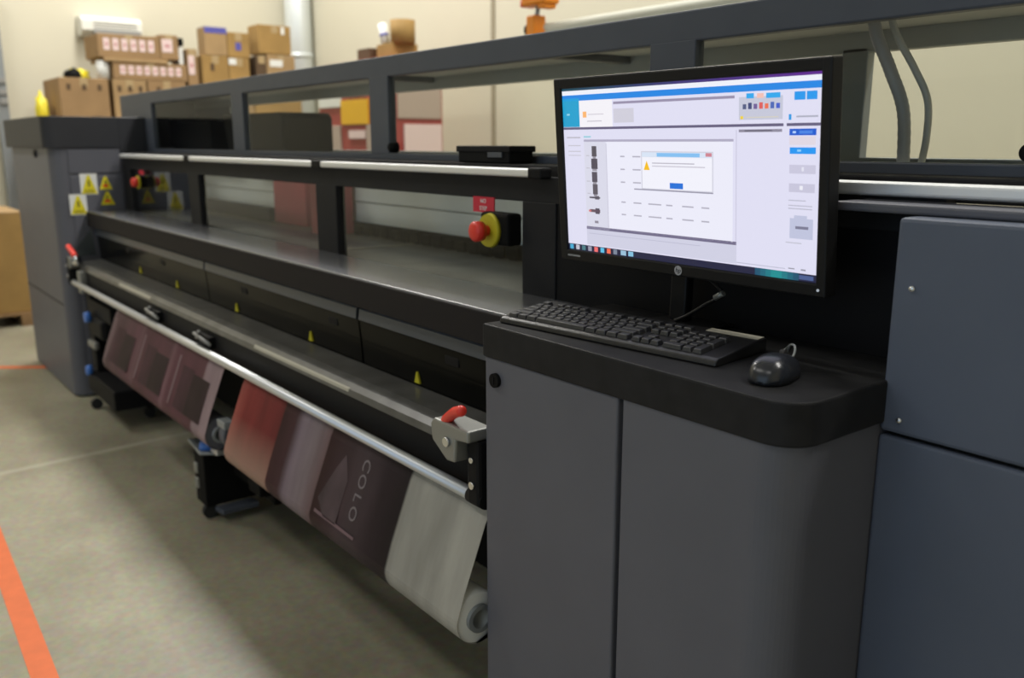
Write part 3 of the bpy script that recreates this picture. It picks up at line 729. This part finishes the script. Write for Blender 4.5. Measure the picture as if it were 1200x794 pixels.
# ------------------------------------------------------------------ keyboard
KA = math.radians(6.2)
kb = thing('computer_keyboard', 'black computer keyboard lying slanted on the black worktop before the monitor', 'keyboard', (-1.331, 1.004, 1.0505), KA)
KW, KD = .487, .152
bd = MB().use('kbd'); bd.prism([(0, 0), (KD, 0), (KD, .024), (KD*.80, .0225), (.010, .0125), (.002, .009)], 0, KW, 'x', bev=.0025)
b_ = bd.build('body', None); b_.parent = kb
ks = MB().use('strip_pale').prism([(KD*.85, .0233), (KD*.985, .0243), (KD*.985, .025), (KD*.85, .0240)], KW-.105, KW-.004, 'x'); o = ks.build('label_strip', None, 'pale strip'); o.parent = kb
slope = (.0225-.0125)/(KD*.8-.01)
key_me = {}
def key(x, y, w, d=.0165, first={}):
    kk = (round(w, 4), round(d, 4))
    if kk not in key_me:
        mb = MB().use('key'); tmp = bmesh.new()
        bot = [tmp.verts.new((sx*(w/2), sy*(d/2), 0)) for sx, sy in ((-1, -1), (1, -1), (1, 1), (-1, 1))]
        top = [tmp.verts.new((sx*(w/2-.0022), sy*(d/2-.0022)+.0006, .0078)) for sx, sy in ((-1, -1), (1, -1), (1, 1), (-1, 1))]
        tmp.faces.new(bot[::-1]); tmp.faces.new(top)
        for i in range(4): tmp.faces.new([bot[i], bot[(i+1) % 4], top[(i+1) % 4], top[i]])
        bmesh.ops.bevel(tmp, geom=tmp.edges[:], offset=.0011, segments=2, affect='EDGES', profile=.5)
        mb._merge(tmp); o = mb.build('key', None); key_me[kk] = o.data
    else:
        o = bpy.data.objects.new('key', key_me[kk]); COL.objects.link(o)
    o.parent = kb; o.location = (x, y, .0122+slope*(y-.01)); o.rotation_euler = (math.atan(slope), 0, 0)
P_ = .0195; KX = .012; R0 = .020
def row(y, ws, x0=KX):
    x = x0
    for w in ws:
        if w > 0: key(x+w*P_/2, y, w*P_-.0018)
        x += abs(w)*P_
yr = [R0+.0178*i for i in range(5)]; yf = R0+.0178*5+.004
row(yr[0], [1.25, 1.25, 1.25, 6.25, 1.25, 1.25, 1.25, 1.25])
row(yr[1], [2.25]+[1]*10+[2.75]); row(yr[2], [1.75]+[1]*11+[2.25]); row(yr[3], [1.5]+[1]*12+[1.5]); row(yr[4], [1]*13+[2])
row(yf, [1, -1, 1, 1, 1, 1, -.5, 1, 1, 1, 1, -.5, 1, 1, 1, 1])
NX = KX+15.35*P_
row(yr[0], [1, 1, 1], NX); row(yr[1], [-1, 1], NX); row(yr[3], [1, 1, 1], NX); row(yr[4], [1, 1, 1], NX); row(yf, [1, 1, 1], NX)
PX = NX+3.3*P_
row(yr[0], [2, 1], PX); row(yr[1], [1, 1, 1], PX); row(yr[2], [1, 1, 1], PX); row(yr[3], [1, 1, 1], PX); row(yr[4], [1, 1, 1, 1], PX)
key(PX+3.5*P_, yr[0]+.0089, P_-.0018, .0343); key(PX+3.5*P_, yr[2]+.0089, P_-.0018, .0343)

# ------------------------------------------------------------------ mouse
ms = thing('computer_mouse', 'small black wired computer mouse on the worktop right of the keyboard', 'mouse', (-.752, 1.077, 1.0505), math.radians(14))
def mouse_h(v):
    u = min(1, abs(v+.12)/(1.12 if v > -.12 else .88))
    return .036*(1-.62*u**2.2)*math.sqrt(max(0, 1-u**10)) if v > -.12 else .036*math.sqrt(max(0, 1-u**2.6))
def mouse_shell(lo, hi, t0, t1, nx=18, ny=24, sc=1.0):
    mb = MB().use('mouse'); tmp = bmesh.new(); g = []
    for j in range(ny+1):
        v = -math.cos(PI*j/ny)           # -1 back .. 1 front
        r = []
        for i in range(nx+1):
            a = PI*i/nx
            wv = .0305*math.sqrt(max(0, 1-min(1, abs(v))**3))*(1-.06*v)
            hv = mouse_h(v)*sc
            ca = math.cos(a); sa = math.sin(a)
            xx = -wv*sc*math.copysign(abs(ca)**.75, ca); zz = hv*sa**.7 if sa > 0 else 0
            r.append(tmp.verts.new((xx, v*.056*sc, .002+zz)))
        g.append(r)
    for j in range(ny):
        for i in range(nx):
            f = tmp.faces.new([g[j][i], g[j][i+1], g[j+1][i+1], g[j+1][i]]); f.smooth = True
    bot = tmp.faces.new([g[j][0] for j in range(ny+1)]+[g[j][nx] for j in range(ny, -1, -1)])
    bmesh.ops.remove_doubles(tmp, verts=tmp.verts[:], dist=1e-5)
    bmesh.ops.recalc_face_normals(tmp, faces=tmp.faces[:])
    mb._merge(tmp); return mb
o = mouse_shell(0, 0, -1, 1).build('body', None); o.parent = ms
pl = MB().use('rubber').prism([(.026*math.cos(a)*1.0, .05*math.sin(a)) for a in [2*PI*i/28 for i in range(28)]], 0, .004, 'z'); o = pl.build('sole', None); o.parent = ms
sp_ = MB().use('matt')
for k in range(10):
    va, vb = .10+.075*k, .10+.075*(k+1)
    sp_.prism([(va*.056, .002+mouse_h(va)-.003), (vb*.056, .002+mouse_h(vb)-.003), (vb*.056, .002+mouse_h(vb)+.0003), (va*.056, .002+mouse_h(va)+.0003)], -.0006, .0006, 'x')
o = sp_.build('button_gap', None); o.parent = ms
wh = MB().use('rubber').cyl((-.0035, .026, .0295), (.0035, .026, .0295), .009, n=20); o = wh.build('scroll_wheel', None); o.parent = ms
cd = MB().use('steel').tube([(0, .054, .012), (.004, .062, .026), (.0, .072, .036), (-.012, .085, .032), (-.03, .12, .006), (-.05, .16, .003), (-.06, .222, .003)], .0018, 10); o = cd.build('cord', None, 'thin grey cord'); o.parent = ms

# small device on the ledge
dv = thing('scanner_box', 'flat black box standing on the ledge in front of the third hood window', 'device', (-1.89, 1.41, 1.338))
MB().use('matt').box((-2.0, 1.372, 1.3386), (-1.775, 1.45, 1.374), .004).build('case', dv)
MB().use('black').box((-2.005, 1.368, 1.366), (-1.77, 1.455, 1.382), .003).build('lid', dv)
MB().use('strip').box((-1.86, 1.3665, 1.353), (-1.80, 1.371, 1.366), .001).build('slot', dv, 'grey slot')

# ------------------------------------------------------------------ left background: storage rack with boxes
rk = thing('storage_rack', 'wooden shelved storage rack behind the printer along the left wall', 'rack', (-8.6, 2.75, 0))
for y in (1.68, 2.75, 3.82):
    for x in (-8.96, -8.27): MB().use('steel').box((x-.03, y-.03, 0), (x+.03, y+.03, 1.52), .004).build('post', rk)
for z in (.55, 1.52): MB().use('wood').box((-9.0, 1.50, z), (-8.2, 3.9, z+.045), .004).build('shelf', rk)
TOPZ = 1.565
def carton(y0, y1, z0, z1, label, mat='card', x1=-8.2, dep=.45, tape_m='tape', labels=0, lab_m='pinklabel', blue=False, mark=None, holes=0, patch=None, group='cardboard boxes on the storage rack'):
    t = thing('cardboard_box', label, 'box', (x1-dep/2, (y0+y1)/2, z0), 0, group)
    b = MB().use(mat).box((x1-dep, y0, z0), (x1, y1, z1), .006); b.build('carton', t)
    yc = (y0+y1)/2
    tp = MB().use('bluetape' if blue else tape_m).box((x1-dep, yc-.03 if not blue else y0+.0, z1-.001), (x1, yc+.03 if not blue else y1, z1+.0015)); tp.box((x1-.001, (yc-.03) if not blue else y0, z1-.07 if not blue else z1-.05), (x1+.0015, (yc+.03) if not blue else y1, z1+.0015))
    tp.build('tape', t, 'blue tape' if blue else None)
    if labels:
        w = (y1-y0)*.86/labels
        for k in range(labels):
            yy = y0+(y1-y0)*.09+w*k
            l = MB().use(lab_m).box((x1, yy, z0+(z1-z0)*.3), (x1+.002, yy+w*.68, z0+(z1-z0)*.82)); l.use('pink').box((x1+.002, yy+w*.2, z0+(z1-z0)*.5), (x1+.0025, yy+w*.5, z0+(z1-z0)*.6)); l.build('label_sticker', t, 'pale pink sticker')
    if holes:
        for k in range(holes):
            yy = y0+(y1-y0)*(k+.6)/(holes+.2); MB().use('carddark').box((x1, yy-.016, z1-.10), (x1+.002, yy+.016, z1-.05), .0).build('hand_hole', t)
    if mark: MB().use(mark[0]).box((x1, y0+(y1-y0)*mark[1], z0+(z1-z0)*mark[2]), (x1+.002, y0+(y1-y0)*mark[3], z0+(z1-z0)*mark[4])).build('printed_mark', t)
    if patch: MB().use('white').box((x1, y0+(y1-y0)*patch[0], z0+(z1-z0)*patch[1]), (x1+.002, y0+(y1-y0)*patch[2], z0+(z1-z0)*patch[3])).build('shipping_label', t, 'white label')
    return t
# bottom row
carton(1.665, 2.05, TOPZ, 1.915, 'large brown box at the left end of the rack, with yellow bag on top', holes=3, dep=.62, mark=('carddark', .6, .05, .8, .12))
carton(2.085, 2.36, TOPZ, 1.915, 'brown box in the lowest row, second from the left', 'card2', holes=3)
carton(2.37, 2.70, TOPZ, 1.915, 'brown box in the lowest row, third from the left', 'card', holes=2)
carton(2.71, 3.02, TOPZ, 1.885, 'tan box in the lowest row under the stack with dark gap', 'card2')
carton(3.03, 3.32, TOPZ, 1.885, 'tan box in the lowest row under the yellowish flat box', 'card2')
carton(3.33, 3.80, TOPZ, 1.885, 'tan box at the right end of the lowest row, near the duct', 'card3')
# second row
carton(2.10, 2.72, 1.918, 2.058, 'long flat box carrying a row of eight pale stickers', 'card', labels=8)
carton(2.73, 2.82, 1.89, 2.20, 'narrow upright dark brown box beside the stickered boxes', 'card', labels=1)
carton(1.995, 2.50, 2.095, 2.282, 'long box with six pale stickers, topmost, under the air conditioner', 'card', labels=6)
tr = tag(MB().use('card2').box((-8.64, 2.03, 2.061), (-8.19, 2.56, 2.092), .004).use('card2').box((-8.64, 2.04, 2.088), (-8.2, 2.55, 2.0945)).build('cardboard_tray'), 'tan shallow cardboard tray between the two stickered long boxes', 'tray')
carton(2.505, 2.66, 2.098, 2.305, 'square box with one pale sticker right of the six-sticker box', 'card', labels=1)
# documents, roll
t = thing('paper_roll', 'white paper roll standing on the lowest row beside the eight-sticker box', 'roll', (-8.27, 2.035, 1.9165))
MB().use('white').ring((-8.27, 2.035, 1.9165), (-8.27, 2.035, 2.065), .05, .02, 28).build('paper', t); MB().use('card').ring((-8.27, 2.035, 1.9165), (-8.27, 2.035, 2.07), .021, .017, 20).build('core', t)
tag(MB().use('white').box((-8.4, 2.668, 2.061), (-8.23, 2.71, 2.22), .012).build('white_bottle'), 'white narrow container beside the single-sticker box', 'container')
tag(MB().use('matt').box((-8.45, 2.665, 2.222), (-8.22, 2.715, 2.29), .01).build('black_case'), 'small black case on top of the white narrow container', 'case')
# stacks on the right
carton(2.86, 3.10, 1.89, 2.155, 'ochre box with a round dark mark at the foot of the middle stack', 'card3', dep=.28, mark=('carddark', .3, .5, .45, .75))
carton(3.105, 3.30, 1.935, 2.145, 'ochre box with a white label under the blue-marked box', 'card3', patch=(.0, .72, .35, .98))
tag(MB().use('tape').box((-8.6, 3.103, 1.888), (-8.17, 3.36, 1.93), .004).build('flat_carton'), 'yellowish flat carton under the ochre white-labelled box', 'box')
carton(2.90, 3.10, 2.158, 2.40, 'tan box with blue tape along its top edge', 'card2', blue=True, dep=.2)
carton(3.105, 3.31, 2.148, 2.37, 'ochre box with a small blue mark on its front', 'card3', mark=('bluetape', .35, .3, .6, .6))
carton(3.40, 3.72, 2.20, 2.46, 'ochre box on top of the stack nearest the duct', 'card3', dep=.25, patch=(.7, .7, .8, .95))
carton(3.47, 3.75, 1.89, 2.195, 'tan box with white label below the top box nearest the duct', 'card2', patch=(.1, .65, .55, .85))
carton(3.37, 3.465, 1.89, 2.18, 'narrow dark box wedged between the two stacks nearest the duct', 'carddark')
# yellow bag and helmet-like black item on the leftmost box
def lump(name, c, r, sc, mat, label, cat, seed):
    rnd = random.Random(seed); mb = MB().use(mat); tmp = bmesh.new(); bmesh.ops.create_icosphere(tmp, subdivisions=3, radius=r)
    ph = [rnd.uniform(0, 6) for _ in range(6)]
    for v in tmp.verts:
        d = v.co.normalized(); k = 1+.17*math.sin(5*d.x+ph[0])*math.sin(6*d.y+ph[1])+.06*math.sin(17*d.y+13*d.z+ph[3])+.11*math.sin(11*d.z+ph[2]+7*d.y)
        z = d.z*r*k*sc[2]; z = max(z, -.35*r*sc[2])
        v.co = Vector((d.x*r*k*sc[0]+c[0], d.y*r*k*sc[1]+c[1], z+c[2]+.35*r*sc[2]))
    for f in tmp.faces: f.smooth = True
    mb._merge(tmp); return tag(mb.build(name), label, cat)
lump('yellow_bag', (-8.46, 1.87, 1.918), .085, (.9, 1.15, .75), 'yellowbag', 'crumpled yellow plastic bag on the leftmost large brown box', 'bag', 3)
lump('black_cloth', (-8.29, 1.80, 1.918), .055, (.8, 1.15, 1.0), 'matt', 'small black cloth bundle on the leftmost large brown box', 'cloth', 4)
# hung from the rack's end
hb = lump('yellow_bag', (-8.5, 1.575, 1.566), .095, (.9, .5, 1.8), 'yellowbag', 'upright yellow plastic bag at the left end of the rack', 'bag', 5)

# air conditioner on the left wall
ac = thing('air_conditioner', 'white wall-mounted air conditioner above the stickered boxes on the left wall', 'air conditioner', (XL, 2.55, 2.45))
a_ = MB().use('ac'); tmpP = [(XL, 2.345), (XL+.14, 2.345), (XL+.20, 2.39), (XL+.20, 2.48), (XL+.15, 2.52), (XL, 2.52)]
def prism_y(mb, prof, lo, hi, bev=0.):
    return mb.prism(prof, lo, hi, 'y', bev)
prism_y(a_, tmpP, 2.07, 2.60, .008).build('housing', ac)
MB().use('acgrey').box((XL+.14, 2.17, 2.36), (XL+.206, 2.585, 2.405), .004).build('air_outlet', ac, 'dark grey outlet')
for k in range(3): MB().use('acgrey').box((XL+.195, 2.17, 2.418+.022*k), (XL+.204, 2.55, 2.426+.022*k), .002).build('louvre', ac)

# left edge: steel upright
up = thing('steel_upright', 'grey steel upright standing against the left wall at the far left', 'post', (-9.12, 1.38, 0))
MB().use('steel').box((-9.195, 1.335, .012), (-9.09, 1.425, 2.62), .006).build('column', up); MB().use('steel').box((-9.195, 1.30, 0), (-9.06, 1.46, .012), .003).build('base_plate', up)
for z in (1.72, 1.80, 1.9): MB().use('acgrey').box((-9.09, 1.36, z), (-9.07, 1.42, z+.05), .003).build('clip', up)

# duct in the corner
dc = thing('vertical_duct', 'pale galvanised vertical duct pipe in the corner of the room', 'duct', (-8.95, 4.05, 0))
dd = MB().use('duct').cyl((-8.99, 4.17, 0), (-8.99, 4.17, ZC), .135, n=32); dd.build('pipe', dc)
for z in (1.2, 2.25, 3.4): MB().use('duct').ring((-8.99, 4.17, z), (-8.99, 4.17, z+.05), .141, .133, 32).build('joint_band', dc)

# box on a pallet at the left, on the floor
pt = thing('wooden_pallet', 'wooden pallet on the floor at the far left', 'pallet', (-8.0, .85, 0))
for y in (.50, .82, 1.15): MB().use('wood').box((-8.45, y-.045, .0), (-7.6, y+.045, .085), .003).build('bearer', pt)
for k in range(6): MB().use('wood').box((-8.45+.152*k, .44, .085), (-8.45+.152*k+.09, 1.21, .105), .003).build('deck_board', pt)
pb = thing('cardboard_box', 'tall brown cardboard box standing on the wooden pallet at the far left', 'box', (-8.0, .82, .105))
MB().use('card3').box((-8.42, .46, .106), (-7.62, 1.2, .87), .008).build('carton', pb)
m = MB().use('card2').box((-8.42, .46, .868), (-7.62, 1.2, .876), .002); m.build('top_flap', pb, 'tan top flaps')
MB().use('tape').box((-8.42, .80, .8755), (-7.62, .86, .8775)).build('tape', pb)

# ------------------------------------------------------------------ behind the printer: red cabinet
rc = thing('steel_cabinet', 'red framed steel cabinet with an amber sign behind the printer, seen through its hood', 'cabinet', (-6.0, 3.55, 0))
m = MB().use('redcab'); m.box((-6.80, 3.3, 0), (-5.62, 3.72, 1.99), .006); m.build('body', rc)
for a, b in ((-6.72, -6.42), (-6.0, -5.66)): MB().use('pinkdoor').box((a, 3.285, .1), (b, 3.302, 1.52), .003).build('door_panel', rc, 'dusty pink panel')
MB().use('pinkdoor').box((-5.621, 3.33, 1.56), (-5.605, 3.70, 1.80), .003).build('side_panel', rc, 'dusty pink panel'); MB().use('pinklabel').box((-5.621, 3.38, .5), (-5.603, 3.70, 1.52), .003).build('side_panel', rc, 'pale panel'); MB().use('carriage').box((-6.77, 3.285, 1.66), (-6.40, 3.302, 1.93), .003).build('header_panel', rc, 'grey panel')
m = MB().use('amber').box((-6.385, 3.28, 1.525), (-5.97, 3.301, 1.705), .003); m.use('ink')
m.build('sign', rc, 'amber sign')
MB().use('pinklabel').box((-6.28, 3.285, 1.42), (-6.02, 3.301, 1.48), .002).build('label_plate', rc, 'pale label'); MB().use('pinklabel').box((-6.33, 3.285, 1.73), (-6.02, 3.301, 1.82), .002).build('label_plate', rc, 'pale label')
for a, b, h, mt, lb in ((-6.27, -6.08, .09, 'carddark', 'small brown box on the red cabinet, left of the kraft roll'), (-5.97, -5.75, .10, 'card3', 'ochre box on the red cabinet, under the kraft roll')):
    t = thing('cardboard_box', lb, 'box', ((a+b)/2, 3.5, 1.99)); MB().use(mt).box((a, 3.38, 1.9905), (b, 3.6, 1.9905+h), .004).build('carton', t)
    MB().use('tape').box((a, 3.47, 1.99+h), (b, 3.5, 1.9918+h)).build('tape', t)
t = thing('kraft_roll', 'upright brown kraft paper roll on the red cabinet', 'roll', (-5.74, 3.5, 2.09))
MB().use('card3').ring((-5.76, 3.48, 2.0905), (-5.76, 3.48, 2.25), .09, .03, 28).build('paper', t); MB().use('card').ring((-5.76, 3.48, 2.0902), (-5.76, 3.48, 2.253), .031, .026, 20).build('core', t)
t = thing('paper_sheaf', 'white rolled paper leaning on the kraft roll on the red cabinet', 'paper', (-5.98, 3.5, 2.09))
MB().use('white').cyl((-5.90, 3.42, 2.095), (-5.95, 3.42, 2.235), .032, n=18).build('rolled_sheet', t); MB().use('bluetape').ring((-5.918, 3.42, 2.145), (-5.924, 3.42, 2.165), .0335, .030, 18).build('band', t)

# overhead rail with orange clamp (behind the printer)
orl = thing('overhead_rail', 'cream horizontal overhead rail running above the printer hood', 'rail', (-1.5, 3.0, 1.95))
m = MB().use('railwhite').cyl((-3.57, 3.0, 1.955), (1.5, 3.0, 1.955), .022, n=22); m.use('railwhite').box((-3.57, 2.985, 1.885), (1.5, 3.015, 1.945), .006); m.build('tube', orl)
for x in (-3.4, 1.3): MB().use('steel').box((x-.03, 2.98, 0), (x+.03, 3.02, 1.89), .004).build('support_post', orl, 'grey support post')
oc = thing('orange_clamp', 'orange clamp hoist at the left end of the cream overhead rail', 'clamp', (-3.62, 3.0, 1.9))
MB().use('orange').box((-3.69, 2.96, 1.915), (-3.625, 3.04, 2.02), .008).box((-3.64, 2.975, 1.885), (-3.575, 3.025, 1.92), .006).build('end_bracket', oc)
MB().use('matt').cyl((-3.72, 3.0, 1.955), (-3.688, 3.0, 1.955), .03, n=18).build('knob', oc, 'black knob')
MB().use('steel').tube([(-3.65, 3.0, 2.01), (-3.645, 3.0, 2.04), (-3.64, 3.0, 2.07)], .012, 10).build('stem', oc)
m = MB().use('orange').box((-3.72, 2.95, 2.065), (-3.53, 3.05, 2.16), .012); m.use('red').box((-3.74, 2.96, 2.065), (-3.71, 3.04, 2.10), .006); m.use('orange').box((-3.60, 2.96, 2.045), (-3.545, 3.04, 2.07), .006); m.build('head', oc)

# ------------------------------------------------------------------ lights
LC = (1, .975, .93)
def area(x, y, sx, sy, p, col=(1, .93, .80), z=ZC-.08):
    l = bpy.data.lights.new('ceiling_lamp', 'AREA'); l.shape = 'RECTANGLE'; l.size = sx; l.size_y = sy; l.energy = p; l.color = col
    o = bpy.data.objects.new('ceiling_lamp', l); COL.objects.link(o); o.location = (x, y, z)
    return o
area(-7.2, 2.4, 2.4, .5, 190, LC); area(-3.4, 2.9, 2.4, .5, 150, LC); area(.6, 2.9, 2.4, .5, 130, LC)
area(-7.0, -1.2, 2.4, .5, 95, LC); area(-3.2, -2.2, 2.4, .5, 45, LC); area(.6, -2.2, 2.4, .5, 30, LC)

w = bpy.data.worlds.new('world'); SC.world = w; w.use_nodes = True
w.node_tree.nodes['Background'].inputs['Color'].default_value = (.62, .8, 1, 1); w.node_tree.nodes['Background'].inputs['Strength'].default_value = 1.0

# ------------------------------------------------------------------ camera
cam = bpy.data.cameras.new('camera'); co = bpy.data.objects.new('camera', cam); COL.objects.link(co)
cam.sensor_width = 36; cam.lens = 36*1030/1200
fwd = Vector((-0.77032285, 0.59925591, -0.21793362)).normalized()
q = fwd.to_track_quat('-Z', 'Y')
co.rotation_mode = 'QUATERNION'; co.rotation_quaternion = q; co.location = (0, 0, 1.39)
cam.clip_start = .05
cam.dof.use_dof = True; cam.dof.focus_distance = 1.55; cam.dof.aperture_fstop = 3.2
SC.camera = co
SC.view_settings.view_transform = 'Standard'; SC.view_settings.look = 'None'; SC.view_settings.gamma = 1
SC.view_settings.use_curve_mapping = False; SC.view_settings.exposure = 0.0
